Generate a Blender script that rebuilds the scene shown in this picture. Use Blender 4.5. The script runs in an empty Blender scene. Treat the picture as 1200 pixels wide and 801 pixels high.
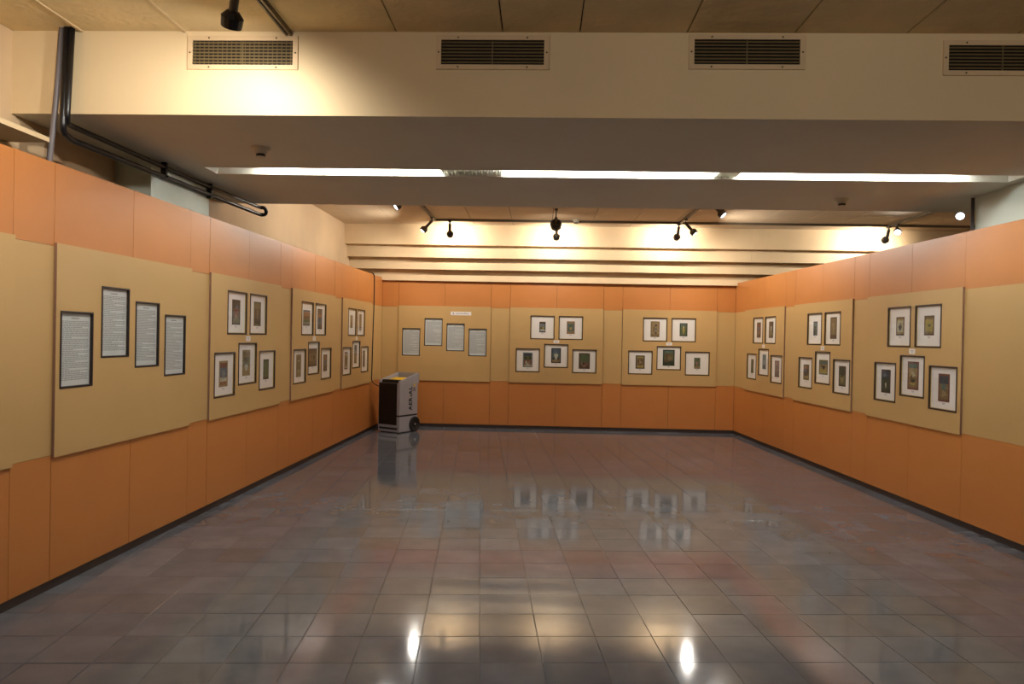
import bpy, bmesh, math, random
from mathutils import Vector, Matrix

random.seed(7)
scene = bpy.context.scene
col = scene.collection

# ---------------------------------------------------------------- camera
CAM_Z = 1.523
F_PX, YAW, PITCH, ROLL = 839.75, 0.0379, -0.0065, 0.0192
cam_data = bpy.data.cameras.new('camera')
cam_data.sensor_width = 36.0
cam_data.lens = F_PX * 36.0 / 1200.0
cam_data.clip_start = 0.05
cam = bpy.data.objects.new('camera', cam_data)
col.objects.link(cam)
fw = Vector((-math.sin(YAW) * math.cos(PITCH), math.cos(YAW) * math.cos(PITCH), math.sin(PITCH)))
rt = fw.cross(Vector((0, 0, 1))).normalized()
up = rt.cross(fw)
r2 = rt * math.cos(ROLL) + up * math.sin(ROLL)
u2 = -rt * math.sin(ROLL) + up * math.cos(ROLL)
m3 = Matrix((r2, u2, -fw)).transposed()
cam.matrix_world = Matrix.Translation((0, 0, CAM_Z)) @ m3.to_4x4()
scene.camera = cam

# ---------------------------------------------------------------- world, exposure
world = bpy.data.worlds.new('world')
scene.world = world
world.use_nodes = True
world.node_tree.nodes['Background'].inputs[0].default_value = (0.02, 0.02, 0.02, 1)
world.node_tree.nodes['Background'].inputs[1].default_value = 0.2
vs = scene.view_settings
vs.view_transform = 'Standard'
vs.look = 'None'
vs.exposure = 0.08
vs.gamma = 1.0
vs.use_curve_mapping = False

# light levels of the lamps (used in the lamp builders)
TUBE_STRENGTH = 66.0
SPOT_W = 22.0
TUBE_COL = (0.93, 0.97, 1.0)
SPOT_COL = (1.0, 0.94, 0.85)

# ---------------------------------------------------------------- materials
MATS = {}


def lin(c):
    return tuple(((v / 255.0) / 12.92 if v / 255.0 <= 0.04045 else ((v / 255.0 + 0.055) / 1.055) ** 2.4) for v in c)


def mat(name, rgb, rough=0.6, metal=0.0, var=0.06, scale=6.0, bump=0.0, bscale=60.0, spec=0.5, emit=None, stretch=None):
    if name in MATS:
        return MATS[name]
    m = bpy.data.materials.new(name)
    m.use_nodes = True
    nt = m.node_tree
    b = nt.nodes['Principled BSDF']
    b.inputs['Roughness'].default_value = rough
    b.inputs['Metallic'].default_value = metal
    b.inputs['Specular IOR Level'].default_value = spec
    c = lin(rgb)
    tc = nt.nodes.new('ShaderNodeTexCoord')
    src = tc.outputs['Object']
    if stretch:
        mp = nt.nodes.new('ShaderNodeMapping')
        mp.inputs['Scale'].default_value = stretch
        nt.links.new(src, mp.inputs['Vector'])
        src = mp.outputs['Vector']
    if var > 0:
        nz = nt.nodes.new('ShaderNodeTexNoise')
        nz.inputs['Scale'].default_value = scale
        nz.inputs['Detail'].default_value = 5
        nt.links.new(src, nz.inputs['Vector'])
        rp = nt.nodes.new('ShaderNodeMapRange')
        rp.inputs[1].default_value = 0.3
        rp.inputs[2].default_value = 0.7
        rp.inputs[3].default_value = 1 - var
        rp.inputs[4].default_value = 1 + var
        nt.links.new(nz.outputs['Fac'], rp.inputs[0])
        mx = nt.nodes.new('ShaderNodeMix')
        mx.data_type = 'RGBA'
        mx.blend_type = 'MULTIPLY'
        mx.inputs[0].default_value = 1.0
        mx.inputs[6].default_value = (*c, 1)
        nt.links.new(rp.outputs[0], mx.inputs[7])
        nt.links.new(mx.outputs[2], b.inputs['Base Color'])
    else:
        b.inputs['Base Color'].default_value = (*c, 1)
    if bump > 0:
        n2 = nt.nodes.new('ShaderNodeTexNoise')
        n2.inputs['Scale'].default_value = bscale
        n2.inputs['Detail'].default_value = 3
        nt.links.new(tc.outputs['Object'], n2.inputs['Vector'])
        bp = nt.nodes.new('ShaderNodeBump')
        bp.inputs['Strength'].default_value = bump
        bp.inputs['Distance'].default_value = 0.01
        nt.links.new(n2.outputs['Fac'], bp.inputs['Height'])
        nt.links.new(bp.outputs['Normal'], b.inputs['Normal'])
    if emit:
        b.inputs['Emission Color'].default_value = (*emit[0], 1)
        b.inputs['Emission Strength'].default_value = emit[1]
    MATS[name] = m
    return m


def glass_mat():
    m = bpy.data.materials.new('picture glass')
    m.use_nodes = True
    nt = m.node_tree
    nt.nodes.clear()
    out = nt.nodes.new('ShaderNodeOutputMaterial')
    mix = nt.nodes.new('ShaderNodeMixShader')
    tr = nt.nodes.new('ShaderNodeBsdfTransparent')
    tr.inputs[0].default_value = (0.96, 0.98, 0.97, 1)
    gl = nt.nodes.new('ShaderNodeBsdfGlossy')
    gl.inputs['Roughness'].default_value = 0.03
    lw = nt.nodes.new('ShaderNodeLayerWeight')      # Schlick reflectance, the same from both faces
    lw.inputs['Blend'].default_value = 0.5
    pw = nt.nodes.new('ShaderNodeMath')
    pw.operation = 'POWER'
    pw.inputs[1].default_value = 5.0
    nt.links.new(lw.outputs['Facing'], pw.inputs[0])
    ma = nt.nodes.new('ShaderNodeMath')
    ma.operation = 'MULTIPLY_ADD'
    ma.inputs[1].default_value = 0.93
    ma.inputs[2].default_value = 0.045
    nt.links.new(pw.outputs[0], ma.inputs[0])
    nt.links.new(ma.outputs[0], mix.inputs[0])
    nt.links.new(tr.outputs[0], mix.inputs[1])
    nt.links.new(gl.outputs[0], mix.inputs[2])
    nt.links.new(mix.outputs[0], out.inputs[0])
    return m


def tile_mat():
    m = bpy.data.materials.new('polished slate')
    m.use_nodes = True
    nt = m.node_tree
    b = nt.nodes['Principled BSDF']
    oi = nt.nodes.new('ShaderNodeObjectInfo')
    ge = nt.nodes.new('ShaderNodeNewGeometry')
    ad = nt.nodes.new('ShaderNodeMath')
    ad.operation = 'ADD'
    nt.links.new(oi.outputs['Random'], ad.inputs[0])
    nt.links.new(ge.outputs['Random Per Island'], ad.inputs[1])
    fr = nt.nodes.new('ShaderNodeMath')
    fr.operation = 'FRACT'
    nt.links.new(ad.outputs[0], fr.inputs[0])
    cr = nt.nodes.new('ShaderNodeValToRGB')
    e = cr.color_ramp.elements
    e[0].position = 0.0
    e[0].color = (*lin((92, 97, 105)), 1)
    e[1].position = 1.0
    e[1].color = (*lin((105, 110, 118)), 1)
    for pos, c in ((0.3, (99, 104, 112)), (0.55, (97, 97, 100)), (0.75, (101, 106, 114))):
        k = cr.color_ramp.elements.new(pos)
        k.color = (*lin(c), 1)
    nt.links.new(fr.outputs[0], cr.inputs[0])
    nz = nt.nodes.new('ShaderNodeTexNoise')
    nz.inputs['Scale'].default_value = 5.0
    nz.inputs['Detail'].default_value = 6
    nt.links.new(ge.outputs['Position'], nz.inputs['Vector'])
    rp = nt.nodes.new('ShaderNodeMapRange')
    rp.inputs[1].default_value = 0.3
    rp.inputs[2].default_value = 0.7
    rp.inputs[3].default_value = 0.86
    rp.inputs[4].default_value = 1.12
    nt.links.new(nz.outputs['Fac'], rp.inputs[0])
    mx = nt.nodes.new('ShaderNodeMix')
    mx.data_type = 'RGBA'
    mx.blend_type = 'MULTIPLY'
    mx.inputs[0].default_value = 1
    nt.links.new(cr.outputs[0], mx.inputs[6])
    nt.links.new(rp.outputs[0], mx.inputs[7])
    nt.links.new(mx.outputs[2], b.inputs['Base Color'])
    # worn polish: gloss varies in soft patches
    n2 = nt.nodes.new('ShaderNodeTexNoise')
    n2.inputs['Scale'].default_value = 1.3
    n2.inputs['Detail'].default_value = 4
    nt.links.new(ge.outputs['Position'], n2.inputs['Vector'])
    r3 = nt.nodes.new('ShaderNodeMapRange')
    r3.inputs[1].default_value = 0.3
    r3.inputs[2].default_value = 0.7
    r3.inputs[3].default_value = 0.055
    r3.inputs[4].default_value = 0.105
    nt.links.new(n2.outputs['Fac'], r3.inputs[0])
    nt.links.new(r3.outputs[0], b.inputs['Roughness'])
    b.inputs['Specular IOR Level'].default_value = 0.45
    n3 = nt.nodes.new('ShaderNodeTexNoise')
    n3.inputs['Scale'].default_value = 7.0
    n3.inputs['Detail'].default_value = 2
    nt.links.new(ge.outputs['Position'], n3.inputs['Vector'])
    bp = nt.nodes.new('ShaderNodeBump')
    bp.inputs['Strength'].default_value = 0.01
    bp.inputs['Distance'].default_value = 0.02
    nt.links.new(n3.outputs['Fac'], bp.inputs['Height'])
    nt.links.new(bp.outputs['Normal'], b.inputs['Normal'])
    return m


ORANGE = mat('orange laminate', (190, 121, 60), rough=0.42, var=0.05, scale=1.6)
CREAM = mat('cream laminate', (192, 156, 100), rough=0.45, var=0.03, scale=1.5)
EDGE = mat('board edge', (150, 112, 92), rough=0.6)
CORE = mat('dark joint', (58, 36, 22), rough=0.9, var=0)
BASEB = mat('dark stone skirting', (52, 40, 36), rough=0.5, var=0.15)
GROUT = mat('pale grout', (122, 116, 110), rough=0.85, var=0.5, scale=2.2)
PAINT = mat('cream distemper paint', (224, 200, 158), rough=0.7, var=0.035, scale=1.2)
WALLP = mat('stained plaster', (214, 186, 148), rough=0.8, var=0.07, scale=2.2)
COLP = mat('pale green plaster', (214, 220, 206), rough=0.75, var=0.04, scale=3)
CEIL = mat('ceiling board', (222, 200, 154), rough=0.85, var=0.10, scale=3, bump=0.9, bscale=22)
CEILF = mat('far ceiling board', (216, 192, 158), rough=0.85, var=0.05, scale=3, bump=0.25, bscale=25)
BATTEN = mat('ceiling batten', (212, 188, 148), rough=0.7)
CBACK = mat('ceiling void', (40, 34, 26), rough=0.9, var=0)
SOFF = mat('soffit board', (224, 196, 154), rough=0.6, var=0.03)
BLACKP = mat('black gloss pipe', (16, 15, 18), rough=0.36, var=0)
GREYP = mat('grey conduit', (112, 106, 108), rough=0.5, var=0.05)
BLACK = mat('black lamp metal', (30, 28, 27), rough=0.4, var=0)
LAMPG = mat('grey lamp metal', (92, 84, 80), rough=0.4, metal=0.2, var=0)
TRACK = mat('track metal', (110, 98, 80), rough=0.45, metal=0.3, var=0.05)
TRACKD = mat('dark track slot', (26, 22, 18), rough=0.6, var=0)
GRILLE = mat('painted grille frame', (214, 186, 146), rough=0.6, var=0.05)
SLAT = mat('grille slat', (112, 94, 60), rough=0.55, var=0.08, scale=20)
VOID = mat('grille void', (14, 11, 9), rough=0.95, var=0)
SCREW = mat('screw', (84, 66, 48), rough=0.5, metal=0.5, var=0)
WHITEP = mat('white plastic', (206, 196, 172), rough=0.5, var=0.02)
TROUGH = mat('white enamel', (232, 228, 214), rough=0.5, var=0)
TUBE = mat('lit fluorescent tube', (255, 255, 255), rough=0.5, var=0, emit=(TUBE_COL, TUBE_STRENGTH))
BULB = mat('lit lamp face', (255, 255, 255), rough=0.5, var=0, emit=((0.95, 0.97, 1.0), 6.0))
FRAMEB = mat('dark brown moulding', (50, 29, 15), rough=0.45, var=0.12, scale=30, stretch=(1, 1, 6))
FRAMEK = mat('black brown moulding', (32, 22, 20), rough=0.45, var=0.08, scale=30)
GOLD = mat('yellow inner slip', (188, 160, 62), rough=0.5, var=0)
MATB = mat('white mount card', (240, 230, 224), rough=0.7, var=0.01)
PAPER = mat('printed paper', (212, 212, 210), rough=0.7, var=0.015)
INK = mat('grey ink', (142, 142, 142), rough=0.8, var=0)
CAPT = mat('caption ink', (150, 148, 152), rough=0.8, var=0)
LABELW = mat('white label card', (226, 220, 214), rough=0.6, var=0)
GLASS = glass_mat()
TILE = tile_mat()
DH_GREY = mat('grey plastic housing', (158, 156, 161), rough=0.5, var=0.03)
DH_DARK = mat('black grille plastic', (26, 22, 21), rough=0.55, var=0)
DH_YEL = mat('yellow plastic lid', (222, 180, 24), rough=0.45, var=0)
RUBBER = mat('black rubber', (20, 19, 19), rough=0.7, var=0)
CABLE = mat('black cable', (30, 26, 26), rough=0.5, var=0)
SILVER = mat('silver cap', (190, 188, 184), rough=0.3, metal=0.7, var=0)


# ---------------------------------------------------------------- mesh helpers
class MB:
    def __init__(self):
        self.v, self.f, self.mi, self.sm = [], [], [], []

    def add(self, verts, faces, mi=0, smooth=False):
        o = len(self.v)
        self.v += [tuple(p) for p in verts]
        for f in faces:
            self.f.append(tuple(i + o for i in f))
            self.mi.append(mi)
            self.sm.append(smooth)
        return self

    def box(self, x0, x1, y0, y1, z0, z1, mi=0):
        v = [(x, y, z) for z in (z0, z1) for y in (y0, y1) for x in (x0, x1)]
        f = [(0, 2, 3, 1), (4, 5, 7, 6), (0, 1, 5, 4), (2, 6, 7, 3), (0, 4, 6, 2), (1, 3, 7, 5)]
        return self.add(v, f, mi)

    def quad(self, x0, x1, z0, z1, y, mi=0):
        # faces local -y
        return self.add([(x0, y, z0), (x1, y, z0), (x1, y, z1), (x0, y, z1)], [(0, 1, 2, 3)], mi)

    def ell(self, cx, cz, rx, rz, y, mi=0, n=12):
        v = [(cx + rx * math.cos(2 * math.pi * i / n), y, cz + rz * math.sin(2 * math.pi * i / n)) for i in range(n)]
        return self.add(v, [tuple(range(n))], mi)

    def poly(self, pts, y, mi=0):
        return self.add([(a, y, b) for a, b in pts], [tuple(range(len(pts)))], mi)

    def lathe(self, p, axis, prof, n=20, mi=0, cap0=False, cap1=False):
        a = Vector(axis).normalized()
        e1 = a.orthogonal().normalized()
        e2 = a.cross(e1)
        p = Vector(p)
        v = []
        for t, r in prof:
            for i in range(n):
                w = 2 * math.pi * i / n
                v.append(p + a * t + (e1 * math.cos(w) + e2 * math.sin(w)) * r)
        f = []
        for k in range(len(prof) - 1):
            for i in range(n):
                j = (i + 1) % n
                f.append((k * n + i, k * n + j, (k + 1) * n + j, (k + 1) * n + i))
        self.add(v, f, mi, True)
        o = len(self.v) - len(v)
        if cap0:
            self.f.append(tuple(o + i for i in reversed(range(n))))
            self.mi.append(mi)
            self.sm.append(False)
        if cap1:
            self.f.append(tuple(o + (len(prof) - 1) * n + i for i in range(n)))
            self.mi.append(mi)
            self.sm.append(False)
        return self

    def tube(self, pts, r, n=10, mi=0):
        pts = [Vector(p) for p in pts]
        v, f = [], []
        ref = None
        for k, p in enumerate(pts):
            t = (pts[min(k + 1, len(pts) - 1)] - pts[max(k - 1, 0)]).normalized()
            if ref is None:
                ref = t.orthogonal().normalized()
            e1 = (ref - t * ref.dot(t)).normalized()
            ref = e1
            e2 = t.cross(e1)
            for i in range(n):
                w = 2 * math.pi * i / n
                v.append(p + (e1 * math.cos(w) + e2 * math.sin(w)) * r)
        for k in range(len(pts) - 1):
            for i in range(n):
                j = (i + 1) % n
                f.append((k * n + i, k * n + j, (k + 1) * n + j, (k + 1) * n + i))
        f.append(tuple(reversed(range(n))))
        f.append(tuple((len(pts) - 1) * n + i for i in range(n)))
        return self.add(v, f, mi, True)

    def mesh(self, name, mats):
        me = bpy.data.meshes.new(name)
        me.from_pydata(self.v, [], self.f)
        for m in (mats if isinstance(mats, (list, tuple)) else [mats]):
            me.materials.append(m)
        me.polygons.foreach_set('material_index', self.mi)
        me.polygons.foreach_set('use_smooth', self.sm)
        me.update()
        return me

    def build(self, name, mats, parent=None):
        return link(name, self.mesh(name, mats), parent)


def link(name, data, parent=None, loc=None, rotz=None):
    o = bpy.data.objects.new(name, data)
    col.objects.link(o)
    if parent:
        o.parent = parent
    if loc is not None:
        o.location = loc
    if rotz is not None:
        o.rotation_euler = (0, 0, rotz)
    return o


def tag(o, label, cat, group=None, kind=None):
    o['label'] = label
    o['category'] = cat
    if group:
        o['group'] = group
    if kind:
        o['kind'] = kind
    return o


def smooth_path(pts, k=5):
    # Catmull-Rom through the points
    P = [Vector(p) for p in pts]
    out = []
    for i in range(len(P) - 1):
        a = P[max(i - 1, 0)]
        b, c = P[i], P[i + 1]
        d = P[min(i + 2, len(P) - 1)]
        for j in range(k):
            t = j / k
            out.append(0.5 * ((2 * b) + (c - a) * t + (2 * a - 5 * b + 4 * c - d) * t * t + (3 * b - a - 3 * c + d) * t ** 3))
    out.append(P[-1])
    return out


def bend(pts, r=0.06, k=6):
    # polyline with rounded corners
    P = [Vector(p) for p in pts]
    out = [P[0]]
    for i in range(1, len(P) - 1):
        a = (P[i - 1] - P[i]).normalized()
        b = (P[i + 1] - P[i]).normalized()
        s, e = P[i] + a * r, P[i] + b * r
        for j in range(k + 1):
            t = j / k
            out.append(s * (1 - t) ** 2 + P[i] * 2 * t * (1 - t) + e * t * t)
    out.append(P[-1])
    return out


# ---------------------------------------------------------------- floor
floor_mb = MB()
floor_mb.box(-3.3, 7.5, -4.2, 12.5, -0.12, -0.0035)
floor = floor_mb.build('floor', GROUT)
tag(floor, 'dark grey polished stone tile floor with pale worn joints', 'floor', kind='structure')

PT = 0.295
TA = math.radians(4.75)
tdx = Vector((math.cos(TA), math.sin(TA)))
tdy = Vector((-math.sin(TA), math.cos(TA)))
T0 = Vector((-0.2492, 3.3344))


def wall_x(side, y):
    return -2.9103 + 0.0226 * y if side == 'L' else 3.932 - 0.0591 * y


def tile_mesh(h):
    g = 0.0012
    mb = MB()
    s = PT / 2 - g
    b = 0.0011
    v = [(-s, -s, -0.01), (s, -s, -0.01), (s, s, -0.01), (-s, s, -0.01),
         (-s, -s, -b), (s, -s, -b), (s, s, -b), (-s, s, -b),
         (-s + b, -s + b, 0), (s - b, -s + b, 0), (s - b, s - b, 0), (-s + b, s - b, 0)]
    f = [(8, 9, 10, 11)]
    for k in (0, 4):
        for i in range(4):
            j = (i + 1) % 4
            f.append((k + i, k + j, k + 4 + j, k + 4 + i))
    mb.add(v, f)
    return mb


cells = []
for i in range(-22, 30):
    for j in range(-26, 36):
        c = T0 + tdx * (i + 0.5) * PT + tdy * (j + 0.5) * PT
        if c.y > 12.05 or c.y < -3.6:
            continue
        if c.x < wall_x('L', c.y) - 0.16 or c.x > wall_x('R', c.y) + 0.16:
            continue
        cells.append((c.x, c.y))


def view_px(x, y):
    d = Vector((x, y, -CAM_Z))
    z = d.dot(fw)
    if z < 0.3:
        return None
    return 600 + F_PX * d.dot(r2) / z, 400.5 - F_PX * d.dot(u2) / z


seen = []
rest = []
for c in cells:
    q = view_px(*c)
    if q and -40 < q[0] < 1240 and q[1] < 830:
        seen.append((c[1], c))
    else:
        rest.append(c)
seen.sort()
near300 = [c for _, c in seen[:300]]
rest += [c for _, c in seen[300:]]
tmesh = tile_mesh(0).mesh('tile', TILE)
for (x, y) in near300:
    o = link('tile', tmesh, floor, (x + random.uniform(-.001, .001), y + random.uniform(-.001, .001), random.uniform(-0.0006, 0.0004)))
    o.rotation_euler = (random.uniform(-.001, .001), random.uniform(-.001, .001), TA + random.uniform(-.003, .003))
mb = MB()
proto = tile_mesh(0)
for (x, y) in rest:
    a, b_ = random.uniform(-.001, .001), random.uniform(-.001, .001)
    dz = random.uniform(-0.0006, 0.0004)
    vv = []
    for (px, py, pz) in proto.v:
        vv.append((x + px * math.cos(TA) - py * math.sin(TA), y + px * math.sin(TA) + py * math.cos(TA), pz + a * px + b_ * py + dz))
    mb.add(vv, proto.f)
o = mb.build('distant_tiles', TILE, floor)
o['kind'] = 'stuff'

# ---------------------------------------------------------------- panelled walls
Z_TOP, Z_BASE = 2.482, 0.058
B_TOP, B_BOT = 2.020, 0.774
BH, BS = 0.776, 0.3157     # half board, strip
B_TH = 0.016
WALLS = {}


def panel_wall(name, origin, rotz, x0, x1, runs, label):
    """runs: list of (a, b, kind) along local x; kind 'half' or 'strip'."""
    mb = MB()
    mb.box(x0, x1, 0.018, 0.06, 0.0, Z_TOP - 0.004)
    w = mb.build(name, CORE)
    w.location = (origin[0], origin[1], 0)
    w.rotation_euler = (0, 0, rotz)
    tag(w, label, 'wall', kind='structure')
    g = 0.002
    meshes = {}

    def piece(nm, wdt, z0, z1, m, th=0.02):
        key = (nm, round(wdt, 4), z0, z1, m.name)
        if key not in meshes:
            q = MB()
            q.box(-wdt / 2, wdt / 2, 0.0, th, z0, z1)
            meshes[key] = q.mesh(nm, m)
        return meshes[key]

    for a, b, kd in runs:
        wd = b - a - 2 * g
        c = (a + b) / 2
        jit = random.uniform(0.0, 0.0012)
        link('upper_panel', piece('upper_panel', wd, 2.003 if kd == 'strip' else 2.0, Z_TOP, ORANGE), w, (c, jit, 0))
        link('lower_panel', piece('lower_panel', wd, Z_BASE, 0.786, ORANGE), w, (c, jit, 0))
        link('middle_panel', piece('middle_panel', wd, 0.788, 2.001, CREAM), w, (c, jit, 0))
    q = MB()
    q.box(x0, x1, 0.010, 0.02, 0.0, Z_BASE)
    base = q.build('skirting_board', BASEB, w)
    WALLS[name] = (origin, rotz)
    return w


def runs_from(start, pattern, sign=1):
    out = []
    t = start
    for k in pattern:
        w = BH if k == 'h' else BS
        out.append((t, t + w, 'half' if k == 'h' else 'strip'))
        t += w
    return out


# wall along which the pipes run
aL = math.atan2(1.0, 0.0226)
hL = math.hypot(1, 0.0226)
tL = 4.054
LEND = 11.93 * hL
rL = runs_from(tL - 3 * BS - 6 * BH, 'hhshhshhs') + runs_from(tL, 'hhshhshhshh')
t_end = tL + 8 * BH + 3 * BS
rL.append((t_end, LEND, 'strip'))
panel_wall('wall_left', (-2.9103, 0.0), aL, tL - 3 * BS - 6 * BH, LEND + 0.02, rL,
           'orange and cream panelled wall running under the black pipes')
# end wall below the stepped soffit
tB = -2.3619
XB0 = -2.9103 + 0.0226 * 11.93
XB1 = 3.932 - 0.0591 * 11.95
rB = [(XB0, tB, 'strip')] + runs_from(tB, 'hhshhshh')
rB.append((tB + 6 * BH + 2 * BS, XB1, 'strip'))
panel_wall('wall_back', (0.0, 11.936), math.atan(0.004), XB0 - 0.02, XB1 + 0.02, rB,
           'orange and cream panelled end wall below the stepped soffit')
# wall opposite the pipes
aR = math.atan2(-1.0, 0.0591)
hR = math.hypot(1, 0.0591)
tR = 6.1775
rR = []
t = -11.95 * hR
seq = [BS, BH, BH, BS, BH, BH, BS, BH, BH]
st = -(tR + 6 * BH + 2 * BS)
rR.append((t, st, 'strip'))
rR += runs_from(st, 'hhshhshh')
rR += [(-tR, -tR + 0.9, 'half'), (-tR + 0.9, -tR + 1.8, 'half')]
rR += runs_from(-tR + 1.8, 'shhshhshh')
rend = rR[-1][1]
panel_wall('wall_right', (3.932, 0.0), aR, t - 0.02, rend, rR,
           'orange and cream panelled wall opposite the black pipes')


def wp(wall, s, y, z):
    """local wall coordinates to world"""
    (ox, oy), a = WALLS[wall]
    return Vector((ox + s * math.cos(a) - y * math.sin(a), oy + s * math.sin(a) + y * math.cos(a), z))


# display boards, with the openings the frames are let into
PW_, PH_, TW_, TH_ = 0.402, 0.394, 0.302, 0.460      # picture frame, text frame
LTEXT = ((4.242, 1.399), (4.621, 1.571), (4.992, 1.493), (5.366, 1.414))
BTEXT = ((-2.140, 1.415), (-1.768, 1.586), (-1.397, 1.506), (-1.026, 1.427))


def five_spots(c, sp):
    return [(c - sp / 2, 1.697), (c + sp / 2, 1.697), (c - sp, 1.148), (c, 1.229), (c + sp, 1.148)]


def display_board(wall, s0, label, spots_=(), w=PW_, h=PH_):
    hb = BH - 0.002
    c = s0 + BH
    holes = [(a - c - w / 2 + 0.0004, a - c + w / 2 - 0.0004, z - h / 2 + 0.0004, z + h / 2 - 0.0004) for a, z in spots_]
    xs_ = sorted({-hb, hb} | {round(v, 5) for q_ in holes for v in q_[:2]})
    zs_ = sorted({B_BOT, B_TOP} | {round(v, 5) for q_ in holes for v in q_[2:]})
    mb = MB()
    for a, b_ in zip(xs_, xs_[1:]):
        for e, f_ in zip(zs_, zs_[1:]):
            mx, mz = (a + b_) / 2, (e + f_) / 2
            if any(q_[0] < mx < q_[1] and q_[2] < mz < q_[3] for q_ in holes):
                continue
            mb.quad(a, b_, e, f_, -B_TH)
    y0, y1 = -B_TH, 0.0004
    mb.add([(-hb, y0, B_BOT), (-hb, y1, B_BOT), (-hb, y1, B_TOP), (-hb, y0, B_TOP)], [(0, 3, 2, 1)], 1)
    mb.add([(hb, y0, B_BOT), (hb, y1, B_BOT), (hb, y1, B_TOP), (hb, y0, B_TOP)], [(0, 1, 2, 3)], 1)
    mb.add([(-hb, y0, B_BOT), (hb, y0, B_BOT), (hb, y1, B_BOT), (-hb, y1, B_BOT)], [(3, 2, 1, 0)], 1)
    mb.add([(-hb, y0, B_TOP), (hb, y0, B_TOP), (hb, y1, B_TOP), (-hb, y1, B_TOP)], [(0, 1, 2, 3)], 1)
    for x0, x1, z0, z1 in holes:      # inner sides of the openings
        mb.add([(x0, y0, z0), (x1, y0, z0), (x1, y0, z1), (x0, y0, z1), (x0, y1, z0), (x1, y1, z0), (x1, y1, z1), (x0, y1, z1)],
               [(0, 1, 5, 4), (1, 2, 6, 5), (2, 3, 7, 6), (3, 0, 4, 7)], 1)
    o = mb.build('display_board', [CREAM, EDGE])
    o.location = wp(wall, c, 0, 0)
    o.rotation_euler = (0, 0, WALLS[wall][1])
    tag(o, label, 'display board', 'cream display boards on the panelled walls')
    return o


display_board('wall_left', tL - BS - 2 * BH, 'empty cream display board beside the four tall black-framed texts under the pipes')
display_board('wall_left', tL, 'cream display board carrying four black-framed texts, under the black pipes', LTEXT, TW_, TH_)
display_board('wall_left', tL + 2 * BH + BS, 'cream display board with five pictures, next to the text board under the pipes', five_spots(6.661, 0.464))
display_board('wall_left', tL + 4 * BH + 2 * BS, 'cream display board with five pictures, third along the wall with the pipes', five_spots(8.515, 0.471))
display_board('wall_left', tL + 6 * BH + 3 * BS, 'cream display board with five pictures beside the hanging black cable', five_spots(10.357, 0.466))
display_board('wall_back', tB, 'cream display board with four texts and white sign behind the dehumidifier', BTEXT, TW_, TH_)
display_board('wall_back', tB + 2 * BH + BS, 'cream display board with five square pictures in middle of end wall', five_spots(0.285, 0.470))
display_board('wall_back', tB + 4 * BH + 2 * BS, 'cream display board with five square pictures on end wall by empty corner', five_spots(2.146, 0.468))
display_board('wall_right', st, 'cream display board opposite the pipes, with five pictures, next to the corner', five_spots(-10.653, 0.484))
display_board('wall_right', st + 2 * BH + BS, 'middle cream display board opposite the pipes, with five pictures', five_spots(-8.748, 0.474))
display_board('wall_right', st + 4 * BH + 2 * BS, 'cream display board opposite the pipes, beside the bare cream panel', five_spots(-6.894, 0.468))

# ---------------------------------------------------------------- upper building shell
LX = -3.16
C_NEAR, C_FAR = 3.285, 3.30
BEAM_Y0, BEAM_Y1, BEAM_Z = 4.15, 6.99, 2.795


def shell(name, mb, m, label, cat):
    o = mb.build(name, m)
    return tag(o, label, cat, kind='structure')


shell('wall_left_upper', MB().box(LX - 0.12, LX, -4.2, 12.4, 0, 3.6), WALLP, 'pale stained plaster wall behind and above the panelling', 'wall')
shell('wall_back_upper', MB().box(LX, 7.4, 12.25, 12.4, 0, 3.6), WALLP, 'plaster wall hidden behind the stepped soffit', 'wall')
shell('wall_right_upper', MB().box(7.3, 7.42, -4.2, 12.25, 0, 3.6), WALLP, 'plaster wall of the hall beyond the panelled wall', 'wall')
shell('wall_rear', MB().box(LX, 7.3, -4.2, -4.05, 0, 3.6), WALLP, 'plaster wall closing the hall behind the viewer', 'wall')

# beam with the recessed lighting trough
SY0, SY1 = 5.46, 5.69
SX0, SX1 = -2.62, 3.60
mb = MB()
mb.box(LX, 7.3, BEAM_Y0, SY0, BEAM_Z, 3.6)
mb.box(LX, 7.3, SY1, BEAM_Y1, BEAM_Z, 3.6)
mb.box(LX, SX0, SY0, SY1, BEAM_Z, 3.6)
mb.box(SX1, 7.3, SY0, SY1, BEAM_Z, 3.6)
mb.box(SX0, SX1, SY0, SY1, BEAM_Z + 0.11, 3.6)
UNDER_COOL = mat('beam paint with cool bounce light', (218, 212, 194), rough=0.7, var=0.03, scale=1.2)  # greyer tint on downward faces paints in cool light bounced from below
beam = shell('ceiling_beam', mb, [PAINT, UNDER_COOL], 'wide cream beam across the hall with a lighting slot underneath', 'beam')
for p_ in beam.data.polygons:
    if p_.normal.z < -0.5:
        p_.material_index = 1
q = MB()
t_ = 0.006
q.box(SX0, SX1, SY0, SY0 + t_, BEAM_Z - 0.002, BEAM_Z + 0.11)
q.box(SX0, SX1, SY1 - t_, SY1, BEAM_Z - 0.002, BEAM_Z + 0.11)
q.box(SX0, SX0 + t_, SY0, SY1, BEAM_Z - 0.002, BEAM_Z + 0.11)
q.box(SX1 - t_, SX1, SY0, SY1, BEAM_Z - 0.002, BEAM_Z + 0.11)
q.box(SX0, SX1, SY0, SY1, BEAM_Z + 0.10, BEAM_Z + 0.11)
q.build('light_trough', TROUGH, beam)

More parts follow.
